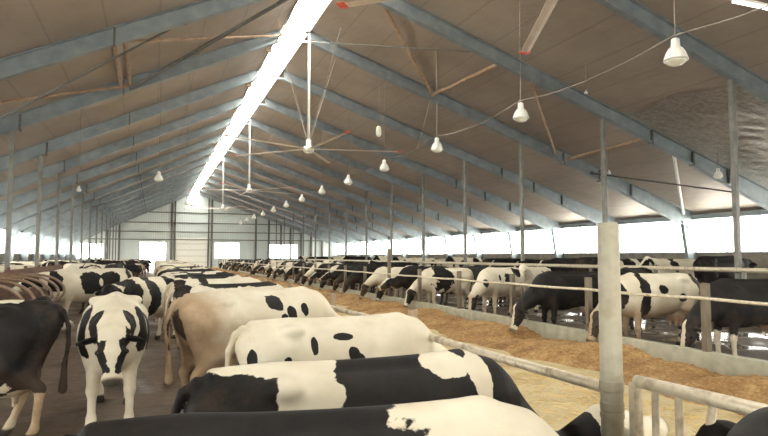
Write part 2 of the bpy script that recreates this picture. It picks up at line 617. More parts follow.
BR = [((7.46, 20.0), (12.34, 25.8), .085, 'brace', 'tan diagonal pipe brace under the roof just right of the rooflight'),
      ((12.34, 25.8), (12.69, 20.0), .09, 'brace', 'short tan brace meeting the long diagonal right of the rooflight'),
      ((6.4, 25.8), (11.46, 20.0), .03, 'post', 'thin grey brace crossing behind the tan diagonal near the rooflight'),
      ((13.77, 20.0), (19.4, 25.8), .07, 'brace', 'tan brace running down right between the second and third bell lamps'),
      ((20.26, 25.8), (20.05, 20.0), .085, 'brace', 'tan brace beside the third post of the right-hand row, near the eave'),
      ((21.31, 20.0), (28.12, 25.8), .075, 'white_metal', 'pale brace running down to the right eave'),
      ((21.75, 25.8), (26.4, 20.0), .04, 'steel_dark', 'thin dark brace crossing the pale brace near the right eave'),
      ((-8.6, 20.0), (-1.26, 25.8), .05, 'brace', 'tan brace low on the left roof slope at the left edge'),
      ((-1.0, 25.8), (5.0, 20.0), .075, 'steel_dark', 'dark brace on the left slope rising towards the rooflight'),
      ((-1.38, 25.8), (-1.33, 20.0), .07, 'brace', 'left one of the two short parallel brown braces on the left slope'),
      ((-1.07, 25.8), (-1.03, 20.0), .07, 'brace', 'right one of the two short parallel brown braces on the left slope'),
      ((-7.5, 25.8), (0.7, 20.0), .035, 'steel_dark', 'thin dark brace crossing the tan brace on the left slope'),
      ((-1.8, 20.0), (5.0, 25.8), .05, 'brace', 'tan brace on the left slope next to the top of the rooflight')]
for a, b, r, mt, lab in BR:
    off = .30 if mt != 'steel_dark' and mt != 'post' else .47
    brace((a[0], a[1], roof(a[0]) - off), (b[0], b[1], roof(b[0]) - off), r, lab, mt)

# crumpled foil hanging loose under the roof lining
fo = MB()
nx_, ny_ = 90, 60
fr_ = np.random.default_rng(9)
amp = [(fr_.uniform(.6, 7), fr_.uniform(.6, 7), fr_.uniform(0, 6.28), fr_.uniform(.3, 1)) for _ in range(26)]
for j in range(ny_):
    for i in range(nx_):
        u = i / (nx_ - 1); v = j / (ny_ - 1)
        x = 18.4 + 9.4 * u + .25 * math.sin(v * 9); y = 14.1 + 5.65 * v
        h = sum(a / (p + q) * abs(math.sin(p * x * .8 + q * y * .8 + f)) for p, q, f, a in amp) * .05
        edge = min(1, 6 * min(u, 1 - u, v, 1 - v) + .0)
        fo.v.append((x, y, roof(x) - .03 - (h + .03 * math.sin(PI * v)) * edge))
for j in range(ny_ - 1):
    for i in range(nx_ - 1):
        a = j * nx_ + i
        fo.f.append((a, a + nx_, a + nx_ + 1, a + 1))
tag(fo.build('foil_sheet', 'foil', smooth=True), 'crumpled shiny foil sheet sagging under the roof at the upper right', 'foil')

# ------------------------------------------------------------------ feed alley: curbs, rails, fence, hay
struct(MB().box(XF - 0.08, XF + 0.08, Y0 + 3, 90, -0.1, 0.42).build('trim_3', 'concrete'))
struct(MB().box(XN - 0.07, XN + 0.07, Y0 + 3, 90, -0.1, 0.36).build('trim_4', 'concrete'))

# hay bank
hb = MB()
rng = np.random.default_rng(3)
ny, nx = 700, 16
ysg = np.concatenate([np.linspace(3.5, 30, 520), np.linspace(30.3, 88, ny - 520)])
ph = rng.uniform(0, 6.28, 12)
for j, y in enumerate(ysg):
    edge = 6.55 + 0.16 * math.sin(y * 0.9 + ph[0]) + 0.12 * math.sin(y * 2.3 + ph[1]) + 0.07 * math.sin(y * 5.1 + ph[2])
    for i in range(nx):
        t = i / (nx - 1)
        x = edge + (7.965 - edge) * t
        prof = (t ** 0.7) * 0.20 + 0.06 * math.sin(PI * t)
        z = prof * (1 + 0.35 * math.sin(y * 1.7 + ph[3] + t * 2) + 0.2 * math.sin(y * 4.1 + ph[4] + 3 * t)) + rng.uniform(-0.018, 0.018) * (0 if i == 0 else 1)
        hb.v.append((x, y, max(z, 0.004) if i else 0.001))
for j in range(ny - 1):
    for i in range(nx - 1):
        a = j * nx + i
        hb.f.append((a, a + 1, a + nx + 1, a + nx))
hay = hb.build('hay', 'hay', smooth=True)
hay['kind'] = 'stuff'
tag(hay, 'long bank of orange brown chopped hay along the right curb of the feed alley', 'hay')
# loose straw scattered on the alley
sb = MB()
for k in range(5200):
    y = 2 + 34 * random.random() ** 1.8
    x = 6.05 - (random.random() ** 1.6) * 3.6
    z = 0.006
    a = random.random() * PI
    L = random.uniform(0.04, 0.12); w = 0.004
    dx, dy = math.cos(a) * L, math.sin(a) * L
    n = len(sb.v)
    sb.v += [(x - dx, y - dy, z), (x + dx, y + dy, z + 0.012), (x + dx - dy * .08, y + dy + dx * .08, z + 0.012), (x - dx - dy * .08, y - dy + dx * .08, z), (x, y, z + 0.016)]
    sb.f += [(n, n + 1, n + 4), (n + 1, n + 2, n + 4), (n + 2, n + 3, n + 4), (n + 3, n, n + 4)]
so = sb.build('loose_straw', mat_noise('straw_stalks', (0.50, 0.34, 0.13), (0.72, 0.56, 0.28), 3, 0.8))
so['kind'] = 'stuff'
tag(so, 'loose straw stalks strewn over the sandy feed alley floor', 'straw')

# near rail (left side of the alley)
ZN = 1.14
nr = empty('feed_rail', (XN, 0, 0), 'long worn pipe rail on the near side of the feed alley, beyond the foreground cows', 'rail')
m = MB(); pts = []
for k in range(60):
    y = 2.86 + k * 1.4
    pts.append((0.0, y, ZN + 0.012 * math.sin(y * 1.1)))
m.tube(pts, 0.034, 12); m.build('rail_pipe', 'tube', nr, smooth=True)
for k in range(26):
    y = 5.8 + 3.0 * k
    ob = MB().tube([(0, 0, 0.36), (0, 0, ZN + 0.20)], 0.05, 10)
    ob.build('rail_post', 'wood', nr, (0.085, y, 0))
# thick post
tp = empty('fence_post', (XN, 2.78, 0), 'thick cream pipe post standing in the foreground right of centre', 'post')
m = MB()
m.lathe([(0.062, 0), (0.062, 1.02), (0.066, 1.03), (0.066, 1.07), (0.062, 1.08), (0.0625, 1.13), (0.067, 1.14), (0.067, 1.19), (0.0625, 1.20), (0.060, 2.07), (0.052, 2.09)], seg=24)
m.build('shaft', 'thickpost', tp, smooth=False)
MB().lathe([(0.0665, 0.985), (0.0675, 0.99), (0.0675, 1.01), (0.0665, 1.015)], seg=20).build('pipe_clamp', 'thickpost', tp)
MB().box(-0.12, 0.12, -0.12, 0.12, 0.0, 0.4).build('footing', 'concrete', tp)

# feed barrier gate in the bottom right
gt = empty('feed_barrier', (XN, 0, 0), 'tubular feed barrier with upright and slanted bars in the bottom right corner', 'feed barrier')
m = MB(); m.tube([(0.03, 2.62, 1.215), (0.03, 2.0, 1.225), (0.03, 0.2, 1.25)], 0.034, 12); m.build('top_rail', 'tube', gt, smooth=True)
m = MB(); m.tube([(0.03, 2.62, 0.42), (0.03, 0.2, 0.42)], 0.03, 12); m.build('bottom_rail', 'tube', gt, smooth=True)
m = MB(); m.box(0.0, 0.05, 2.60, 2.65, 0.415, 1.205); m.build('end_bar', 'tube', gt)
for (ya, yb) in ((2.49, 2.49), (2.34, 2.33), (2.14, 2.27), (1.86, 1.90), (1.5, 1.62), (1.2, 1.2), (0.8, .92)):
    m = MB(); m.tube([(0.03, ya, 1.20), (0.03, (ya + yb) / 2, 0.85), (0.03, yb, 0.43)], 0.021, 10)
    m.build('upright_bar', 'tube', gt, smooth=True)

# right fence on the curb
rf = empty('feed_fence', (XF, 0, 0), 'long pipe fence on the concrete curb of the right side of the feed alley', 'fence')
m = MB(); m.tube([(-0.12, y, 1.245 - 0.02 * math.sin((y - 7) * PI / 2.7) ** 2) for y in np.arange(1.6, 86, 0.9)], 0.026, 10); m.build('rail_pipe', 'tube', rf, smooth=True)
for k in range(30):
    y = 7.0 + 2.7 * (k - 1)
    MB().box(-0.05, 0.05, -0.05, 0.05, 0.42, 1.47 if k != 6 else 2.15).build('fence_upright', 'post2', rf, (-0.02, y, 0))

# stall head rail further right
hr = empty('stall_rail', (14.6, 0, 0), 'long horizontal rail behind the right-hand cows, level with their backs', 'rail')
m = MB(); m.tube([(0, y, 1.52) for y in (5, 20, 40, 60)], 0.065, 10); m.build('rail_pipe', 'tube', hr)
for k in range(18):
    MB().box(-0.04, 0.04, -0.04, 0.04, ZP, 1.46).build('rail_post', 'post', hr, (0, 8.5 + 3 * k, 0))

# ------------------------------------------------------------------ cubicles on the left
bw = empty('board_partition', (-4.6, 0, 0), 'long low reddish brown board partition at the head of the left stalls', 'partition')
m = MB()
for k in range(4):
    m.box(-0.03, 0.03, 9, 36, 0.16 + k * 0.32, 0.16 + k * 0.32 + 0.30)
m.build('boards', 'board', bw)
for k in range(10):
    MB().box(-0.05, 0.05, -0.05, 0.05, 0, 1.5).build('partition_post', 'board', bw, (-0.085, 9.2 + k * 2.95, 0))


def stall_divider():
    root = empty('stall_divider', (0, 0, 0), '', 'stall divider')
    pts = [(-4.45, 0, 1.12), (-3.4, 0, 1.14), (-2.85, 0, 1.10), (-2.55, 0, 0.96), (-2.42, 0, 0.76), (-2.52, 0, 0.56), (-2.8, 0, 0.44), (-3.3, 0, 0.42), (-4.0, 0, 0.5), (-4.3, 0, 0.6), (-4.45, 0, 0.62)]
    # smooth
    P = []
    for i in range(len(pts) - 1):
        for t in (0, .33, .66):
            p = [np.array(pts[max(0, min(len(pts) - 1, j))]) for j in (i - 1, i, i + 1, i + 2)]
            P.append(tuple(0.5 * (2 * p[1] + (p[2] - p[0]) * t + (2 * p[0] - 5 * p[1] + 4 * p[2] - p[3]) * t * t + (3 * p[1] - p[0] - 3 * p[2] + p[3]) * t ** 3)))
    P.append(pts[-1])
    MB().tube(P, 0.028, 10).build('divider_loop', 'rusttube', root, smooth=True)
    MB().box(-4.53, -4.43, -0.05, 0.05, 0, 1.25).build('divider_post', 'post', root)
    return root


sd = stall_divider()
for k in range(6):
    o = sd if k == 0 else copy_tree(sd)
    o.location = (0.45, 11.3 + 0.95 * k, 0.34)
    tag(o, ('%s curved tube stall divider from the camera on the left' % ORD[k]) if k < 12 else 'distant curved tube stall divider at the far end of the left stalls', 'stall divider', 'curved stall dividers on the left')
m = MB().tube([(-3.3, 10.9, 1.545), (-3.3, 16.3, 1.545)], 0.032, 10)
tag(m.build('neck_rail', 'tube'), 'long pale pipe resting along the tops of the left stall dividers', 'rail')

# ------------------------------------------------------------------ ceiling fans
FANX = 6.3


def make_fan():
    root = empty('ceiling_fan', (0, 0, 0), '', 'fan')
    top = roof(FANX) - 0.02
    hz = 6.55
    MB().tube([(0, 0, top - hz), (0, 0, 0.28)], 0.06, 12).build('down_rod', 'white_metal', root, smooth=True)
    MB().lathe([(0.05, 0.55), (0.11, 0.5), (0.11, 0.22), (0.2, 0.2), (0.24, 0.12), (0.24, 0.02), (0.16, -0.08), (0.05, -0.1)], seg=20).build('motor_hub', 'white_metal', root, smooth=True)
    MB().box(-0.2, 0.2, -0.14, 0.14, top - hz - 0.05, top - hz + 0.02).build('mounting_plate', 'steel_dark', root)
    R = 4.1
    for k in range(5):
        a = math.radians(72 * k)
        ca, sa = math.cos(a), math.sin(a)
        m = MB()
        # aerofoil section blade
        sec = [(-0.10, 0.0), (-0.05, 0.022), (0.03, 0.03), (0.11, 0.008), (0.11, -0.002), (-0.02, -0.012)]
        n = len(sec)
        for r in (0.22, R - 0.06):
            for (s, z) in sec:
                m.v.append((r * ca - s * sa, r * sa + s * ca, z + 0.08))
        for i in range(n):
            j = (i + 1) % n
            m.f.append((i, j, n + j, n + i))
        m.f += [tuple(reversed(range(n))), tuple(range(n, 2 * n))]
        bl = m.build('fan_blade', 'blade', root)
        m = MB()
        for r in (R - 0.07, R + 0.10):
            for (s, z) in sec:
                m.v.append((r * ca - s * sa * 1.25, r * sa + s * ca * 1.25, z * 1.6 + 0.08))
        for i in range(n):
            j = (i + 1) % n
            m.f.append((i, j, n + j, n + i))
        m.f += [tuple(reversed(range(n))), tuple(range(n, 2 * n))]
        m.build('blade_tip', 'red', bl)['label'] = 'red plastic blade tip'
    # guy wires
    for a in (0.9, 2.2, 4.0, 5.3):
        MB().tube([(0.12 * math.cos(a), 0.12 * math.sin(a), 0.5), (2.2 * math.cos(a), 2.2 * math.sin(a), roof(FANX + 2.2 * math.cos(a)) - hz - 0.03)], 0.012, 5).build('guy_wire', 'wire', root)
    return root


fn = make_fan()
for k, (y, phs, lab) in enumerate(((7.9, 66, 'nearest large ceiling fan, only its red tipped blades reaching into the top of the picture'),
                                   (25.9, -11, 'large five bladed ceiling fan on a long white rod left of centre'),
                                   (43.9, 20, 'second visible large ceiling fan on a white rod, beyond the first'),
                                   (61.9, 5, 'small looking distant ceiling fan nearest the far end wall'))):
    o = fn if k == 0 else copy_tree(fn)
    o.location = (FANX, y, 6.55)
    o.rotation_euler = (0, 0, math.radians(phs))
    tag(o, lab, 'fan', 'large ceiling fans under the ridge')

# ------------------------------------------------------------------ hanging lamps


def make_lamp(cord, s=1.0):
    root = empty('hanging_lamp', (0, 0, 0), '', 'lamp')
    MB().lathe([(0.05 * s, 0.50 * s), (0.085 * s, 0.48 * s), (0.10 * s, 0.30 * s), (0.15 * s, 0.26 * s), (0.20 * s, 0.18 * s), (0.255 * s, 0.02 * s), (0.26 * s, 0.0), (0.23 * s, 0.0)], seg=20).build('lamp_shade', 'white_metal', root, smooth=True)
    MB().lathe([(0.22 * s, 0.01), (0.20 * s, -0.05 * s), (0.13 * s, -0.10 * s), (0.04 * s, -0.12 * s)], seg=20).build('lamp_lens', 'lampglass', root, smooth=True)
    MB().tube([(0, 0, 0.5 * s), (0, 0, cord)], 0.012, 6).build('cord', 'wire', root)
    return root


LX, LZ = 10.65, 6.2
lm = make_lamp(roof(LX) - LZ - 0.01)
labs = ['largest white bell shaped lamp hanging near the top right of the picture', 'second largest white bell lamp on the sloping cable',
        'third white bell lamp from the right along the cable', 'fourth white bell lamp from the right along the cable', 'fifth white bell lamp from the right along the cable',
        'sixth white bell lamp from the right along the cable']
for k in range(13):
    o = lm if k == 0 else copy_tree(lm)
    o.location = (LX, 9.84 + 6 * k, LZ)
    tag(o, labs[k] if k < 6 else 'distant white bell lamp near the far end of the cable', 'lamp', 'bell lamps along the right cable')
# cable linking the lamps
pts = []
for k in range(-2, 13):
    for t in (0, .25, .5, .75):
        y = 9.84 + 6 * (k + t)
        pts.append((LX, y, LZ + 0.56 - 0.9 * t * (1 - t)))
# cable runs just beside the lamp cords
tag(MB().tube([(p[0] - 0.03, p[1], p[2]) for p in pts], 0.014, 6).build('lamp_cable', 'wire'), 'long brown cable sagging between the white bell lamps', 'cable')


def single_lamp(x, y, z, s, label, shape='bell'):
    if shape == 'bell':
        o = make_lamp(roof(x) - z - 0.01, s)
    else:
        o = empty('hanging_lamp', (0, 0, 0), '', 'lamp')
        MB().lathe([(0.03, 0.42), (0.10, 0.38), (0.13, 0.2), (0.13, 0.0), (0.08, -0.1), (0.03, -0.12)], seg=16).build('lamp_globe', 'lampglass', o, smooth=True)
        MB().tube([(0, 0, 0.42), (0, 0, roof(x) - z - 0.01)], 0.012, 6).build('cord', 'wire', o)
    o.location = (x, y, z)
    tag(o, label, 'lamp')
    return o


single_lamp(10.0, 26.9, 7.75, 1, 'small milky globe lamp hanging alone above the fourth bell lamp', 'globe')
single_lamp(22.3, 18.6, 5.25, .75, 'small bell lamp hanging near the right eave in front of the bright opening')
single_lamp(0.1, 27.8, 5.2, .75, 'white bell lamp hanging alone left of the distant fans')
single_lamp(1.25, 27.4, 4.15, .35, 'tiny white lamp hanging alone beside the left side of the far gable')
single_lamp(-2.9, 26.8, 4.5, .4, 'tiny white lamp on the left near the left-hand post row')
single_lamp(14.9, 17.9, 7.95, .28, 'tiny white bulb hanging above the cable between the two largest bell lamps')
single_lamp(20.6, 23.2, 5.9, .35, 'tiny white lamp beside the third post of the right-hand row')
tl = empty('tube_lamp', (0, 0, 0), 'lit white tube lamp at the very top right corner of the picture', 'lamp')
em, ent, ebs = new_mat('lit_tube')
ebs.inputs['Emission Color'].default_value = (1, .97, .9, 1); ebs.inputs['Emission Strength'].default_value = 4
MB().tube([(10.45, 8.25, 6.86), (11.6, 8.02, 6.72)], 0.03, 10).build('tube', em, tl)
MB().beam((10.40, 8.26, 6.92), (11.65, 8.01, 6.78), 0.07, 0.05).build('housing', 'white_metal', tl)
for xq in (10.6, 11.45):
    MB().tube([(xq, 8.22 - (xq - 10.6) * .2, 6.9 - (xq - 10.6) * .12), (xq, 8.22 - (xq - 10.6) * .2, roof(xq) - .01)], 0.008, 5).build('cord', 'wire', tl)
tag(MB().tube([(12.2, 25.4, roof(12.2) - .05), (11.3, 24.6, 7.7), (10.8, 24.1, 6.75), (LX, 23.9, LZ + .36)], 0.016, 6).build('drop_cable', 'wire'), 'pale cable dropping from the tan brace to the lamp cable', 'cable')
pts = []
for k in range(0, 16):
    for t in (0, .25, .5, .75):
        y = 2.2 + 6 * (k + t)
        pts.append((4.55, y, roof(4.55) - .64 - 1.0 * t * (1 - t)))
rc = tag(MB().tube(pts, 0.022, 6).build('ridge_cable', 'wire'), 'dark cable sagging from frame to frame just left of the rooflight', 'cable')
for k in range(1, 13):
    MB().box(-.12, .12, -.06, .06, -.10, .12).build('cable_hanger', 'brace', rc, (4.55, 2.2 + 6 * k, roof(4.55) - .66))

# ------------------------------------------------------------------ cows
#COWS


def prim_cap(P, a, b, ra, rb):
    a = np.array(a, np.float32); b = np.array(b, np.float32)
    ab = b - a
    t = np.clip(((P - a) @ ab) / float(ab @ ab), 0, 1)
    d = np.linalg.norm(P - a - t[..., None] * ab, axis=-1)
    return d - (ra + (rb - ra) * t)


def prim_ell(P, c, r, ax=None):
    q = P - np.array(c, np.float32)
    if ax is not None:
        q = q @ np.array(ax, np.float32).T
    r = np.array(r, np.float32)
    k0 = np.linalg.norm(q / r, axis=-1)
    k1 = np.linalg.norm(q / (r * r), axis=-1) + 1e-9
    return k0 * (k0 - 1) / k1


TX = [-.99, -.95, -.86, -.70, -.50, -.25, .0, .25, .48, .66, .82, .93, .99]
TT = [1.22, 1.31, 1.385, 1.41, 1.425, 1.395, 1.385, 1.39, 1.415, 1.425, 1.37, 1.26, 1.16]
TB = [1.14, 1.02, .90, .80, .74, .655, .60, .585, .60, .65, .74, .88, 1.02]
TWd = [.03, .13, .20, .265, .285, .32, .355, .345, .295, .255, .215, .15, .04]


def surface_nets(F, org, h):
    nx, ny, nz = F.shape
    s = F < 0
    c = [s[i:nx - 1 + i, j:ny - 1 + j, k:nz - 1 + k] for i in (0, 1) for j in (0, 1) for k in (0, 1)]
    tot = sum(x.astype(np.int8) for x in c)
    act = (tot > 0) & (tot < 8)
    idx = -np.ones(act.shape, np.int64)
    cells = np.argwhere(act)
    idx[act] = np.arange(len(cells))
    acc = np.zeros((len(cells), 3)); cnt = np.zeros(len(cells))
    i, j, k = cells.T
    corners = [(a, b, d) for a in (0, 1) for b in (0, 1) for d in (0, 1)]
    for a in range(8):
        for b in range(a + 1, 8):
            ca, cb = corners[a], corners[b]
            if sum(abs(x - y) for x, y in zip(ca, cb)) != 1:
                continue
            va = F[i + ca[0], j + ca[1], k + ca[2]]; vb = F[i + cb[0], j + cb[1], k + cb[2]]
            m = (va < 0) != (vb < 0)
            t = np.where(m, va / (va - vb + 1e-12), 0)
            for ax in range(3):
                acc[:, ax] += np.where(m, ca[ax] + t * (cb[ax] - ca[ax]), 0)
            cnt += m
    V = (cells + acc / cnt[:, None]) * h + np.array(org)
    faces = []
    for ax in range(3):
        sl0 = [slice(1, -1)] * 3; sl1 = [slice(1, -1)] * 3
        sl0[ax] = slice(0, -1); sl1[ax] = slice(1, None)
        e0 = s[tuple(sl0)]; e1 = s[tuple(sl1)]
        for flip in (0, 1):
            m = (e0 & ~e1) if flip == 0 else (~e0 & e1)
            g = np.argwhere(m)
            if not len(g):
                continue
            base = g.copy()
            o1, o2 = [(ax + 1) % 3, (ax + 2) % 3]
            base[:, o1] += 1; base[:, o2] += 1
            quad = []
            for d1, d2 in ((-1, -1), (0, -1), (0, 0), (-1, 0)):
                q = base.copy(); q[:, o1] += d1; q[:, o2] += d2
                quad.append(idx[q[:, 0], q[:, 1], q[:, 2]])
            quad = np.stack(quad, 1)
            if flip:
                quad = quad[:, ::-1]
            faces.append(quad)
    return V, np.concatenate(faces)


def cow_sdf(pose, h):
    """pose: poll, hdir, neck mid, turn, leg phases (fl, fr, rl, rr) offsets in x for the feet"""
    poll = np.array(pose['poll'], float)
    hd = np.array(pose['hdir'], float); hd /= np.linalg.norm(hd)
    side = np.cross(hd, (0, 0, 1.0)); side /= np.linalg.norm(side)
    side = -side            # points to the cow's left (+y) when heading +x
    upv = np.cross(hd, side)
    if upv[2] < 0:
        upv = -upv
    org = np.array([-1.16, -.50, -.03]); ext = np.array([max(poll[0] + .62 * max(hd[0], 0.1) + .16, 1.12), .50, max(1.52, poll[2] + .25)])
    ext[1] = max(.50, poll[1] + hd[1] * .55 + .28) ; org[1] = min(-.50, poll[1] + hd[1] * .55 - .28)
    n = np.ceil((ext - org) / h).astype(int) + 1
    gx, gy, gz = [org[i] + h * np.arange(n[i]) for i in range(3)]
    F = np.full(n, 9.0, np.float32)

    def region(lo, hi):
        a = np.maximum(np.floor((np.array(lo) - org) / h).astype(int), 0)
        b = np.minimum(np.ceil((np.array(hi) - org) / h).astype(int) + 1, n)
        return tuple(slice(x, y) for x, y in zip(a, b))

    def add(fn, lo, hi, k):
        pad = .10
        r = region(np.array(lo) - pad, np.array(hi) + pad)
        X, Y, Z = np.meshgrid(gx[r[0]], gy[r[1]], gz[r[2]], indexing='ij')
        P = np.stack([X, Y, Z], -1).astype(np.float32)
        d = fn(P)
        f = F[r]
        hh = np.clip(.5 + .5 * (f - d) / k, 0, 1)
        F[r] = f * (1 - hh) + d * hh - k * hh * (1 - hh)

    def cap(a, b, ra, rb, k=.05):
        a = np.array(a, float); b = np.array(b, float); m = max(ra, rb)
        add(lambda P: prim_cap(P, a, b, ra, rb), np.minimum(a, b) - m, np.maximum(a, b) + m, k)

    def ell(c, r, k=.05, ax=None):
        m = max(r) if ax is not None else np.array(r)
        add(lambda P: prim_ell(P, c, r, ax), np.array(c) - m, np.array(c) + m, k)

    def torso(P):
        x, y, z = P[..., 0], P[..., 1], P[..., 2]
        t = np.interp(x, TX, TT); b = np.interp(x, TX, TB); w = np.interp(x, TX, TWd)
        zc = (t + b) / 2; hh = (t - b) / 2
        u = (z - zc) / hh
        ww = w * (1 - .20 * np.clip(u, 0, 1.2) ** 2 + .0 * u)
        p = 2.25
        k = (np.abs(y / ww) ** p + np.abs(u) ** p) ** (1 / p)
        d = (k - 1) * np.minimum(ww, hh) * .9
        out = np.maximum(np.abs(x) - .99, 0)
        return np.where(out > 0, np.maximum(d, 0) + out + .005, d).astype(np.float32)
    add(torso, (-1.0, -.36, .56), (1.0, .36, 1.45), .04)
    # hook and pin bones, spine, withers
    for s in (1, -1):
        ell((-.50, .205 * s, 1.33), (.11, .075, .055), .07)
        ell((-.90, .10 * s, 1.22), (.07, .05, .06), .06)
        ell((.56, .19 * s, 1.05), (.20, .095, .26), .10)
    cap((-.85, 0, 1.385), (.6, 0, 1.40), .03, .04, .06)
    cap((.62, 0, .80), (.90, 0, .92), .15, .11, .12)
    # neck
    nb = np.array([.72, 0, 1.12]); nm = np.array(pose['neck'], float)
    cap(nb, nm, .235, .165, .12)
    cap(nm, poll - hd * .02, .165, .115, .10)
    cap((.60, 0, 1.33), nm + np.array([0, 0, .10]), .07, .07, .10)
    # head
    H = lambda f, s_, u: poll + hd * f + side * s_ + upv * u
    cap(H(.02, 0, -.02), H(.20, 0, -.05), .115, .105, .05)
    cap(H(.18, 0, -.045), H(.42, 0, -.045), .095, .066, .05)
    cap(H(.43, .022, -.05), H(.43, -.022, -.05), .066, .066, .04)
    cap(H(.10, 0, -.13), H(.38, 0, -.09), .075, .045, .05)
    cap(H(-.02, .05, .035), H(-.02, -.05, .035), .05, .05, .04)
    for s in (1, -1):
        c = H(.17, .085 * s, .0)
        ell(c, (.045, .045, .04), .04)
        # ears : flattened leaves pointing outward, slightly down
        e = side * s * .88 + upv * (-.42) + hd * .12; e /= np.linalg.norm(e)
        nrm = np.cross(e, upv); nrm /= np.linalg.norm(nrm); u2 = np.cross(nrm, e)
        ax = np.array([e, u2, nrm])
        ell(H(.01, .10 * s, .0) + e * .10, (.112, .062, .022 if h < .025 else .028), .03, ax)
    # legs
    fl, fr, rl, rr = pose.get('feet', (0, 0, 0, 0))
    for s, dx in ((1, fl), (-1, fr)):
        y = .165 * s
        lift = .06 if dx > .18 else 0
        cap((.58, .17 * s, .98), (.56, .16 * s, .74), .125, .085, .07)
        kn = (.60 + dx * .55, y, .42 + lift * .6); ft = (.585 + dx, y, .13 + lift)
        cap((.56, .16 * s, .76), kn, .082, .052, .05)
        ell(kn, (.055, .05, .065), .03)
        cap(kn, ft, .044, .036, .03)
        cap(ft, (ft[0] + .045, y, .045 + lift), .045, .052, .03)
        cap((ft[0] + .075, y + .022, .03 + lift), (ft[0] + .075, y - .022, .03 + lift), .04, .04, .02)
    for s, dx in ((1, rl), (-1, rr)):
        y = .165 * s
        cap((-.66, .155 * s, 1.10), (-.52, .19 * s, .80), .20, .135, .08)
        cap((-.86, .12 * s, 1.12), (-.72, .15 * s, .74), .085, .085, .08)
        hk = (-.80 + dx * .6, y, .52); ft = (-.74 + dx, y * .95, .13)
        cap((-.56, .18 * s, .80), (hk[0] + .03, y, .56), .115, .060, .07)
        ell(hk, (.055, .042, .07), .035)
        cap(hk, ft, .048, .038, .03)
        cap(ft, (ft[0] + .045, ft[1], .045), .046, .052, .03)
        cap((ft[0] + .075, ft[1] + .022, .03), (ft[0] + .075, ft[1] - .022, .03), .04, .04, .02)
    # udder with teats
    us = pose.get('udder', 1.0)
    if us:
        ell((-.50, 0, .66), (.23 * us, .17 * us, .17 * us), .07)
        for a, b in ((-.40, .07), (-.40, -.07), (-.58, .06), (-.58, -.06)):
            cap((a, b, .55), (a, b, .66 - .21 * us - .02), .028, .02, .02)
    # tail
    tr = .024 if h < .025 else .032
    tp_ = [(-.93, 0, 1.36), (-1.0, 0.0, 1.30), (-1.055, 0.01, 1.15), (-1.06, .02, .95), (-1.03, .02, .75)]
    for a, b in zip(tp_[:-1], tp_[1:]):
        cap(a, b, tr * 1.25 if a[2] > 1.2 else tr, tr, .02)
    cap(tp_[-1], (-1.02, .02, .48), tr * 1.1, tr * 1.9, .03)
    F = np.pad(F, 1, constant_values=1.0)
    return F, org - h, dict(poll=poll, hd=hd, side=side, up=upv, H=H)


def sstep(a, b, x):
    t = np.clip((x - a) / (b - a), 0, 1)
    return t * t * (3 - 2 * t)


POSES = {
    'stand': dict(poll=(1.30, 0, 1.42), hdir=(.80, 0, -.60), neck=(1.02, 0, 1.27)),
    'dairy': dict(poll=(1.30, 0, 1.42), hdir=(.80, 0, -.60), neck=(1.02, 0, 1.27), udder=1.35, feet=(0, .1, -.05, .22)),
    'level': dict(poll=(1.40, 0, 1.22), hdir=(.84, .1, -.54), neck=(1.08, 0, 1.17), feet=(.1, -.1, -.08, .08)),
    'feed': dict(poll=(1.40, 0, .64), hdir=(.42, 0, -.90), neck=(1.10, 0, .84)),
    'reach': dict(poll=(1.42, 0, .92), hdir=(.88, 0, -.42), neck=(1.10, 0, .86)),
    'low': dict(poll=(1.66, 0, .93), hdir=(1, 0, -.05), neck=(1.26, 0, .66)),
    'gate': dict(poll=(1.42, 0, 1.06), hdir=(.92, 0, -.38), neck=(1.08, 0, .96)),
    'graze': dict(poll=(1.22, 0, .66), hdir=(.28, 0, -.96), neck=(1.05, 0, .88)),
    'walk': dict(poll=(1.26, 0, 1.09), hdir=(.50, .05, -.86), neck=(1.05, 0, 1.12), feet=(.05, .24, .15, -.15)),
    'turn': dict(poll=(1.22, .22, 1.30), hdir=(.62, .62, -.48), neck=(1.0, .06, 1.23), feet=(.08, -.06, .08, -.05)),
}
_geo = {}


def cow_geo(pose, h):
    key = (pose, h)
    if key not in _geo:
        F, org, info = cow_sdf(POSES[pose], h)
        V, Q = surface_nets(F, org, h)
        _geo[key] = (V, Q, info)
    return _geo[key]


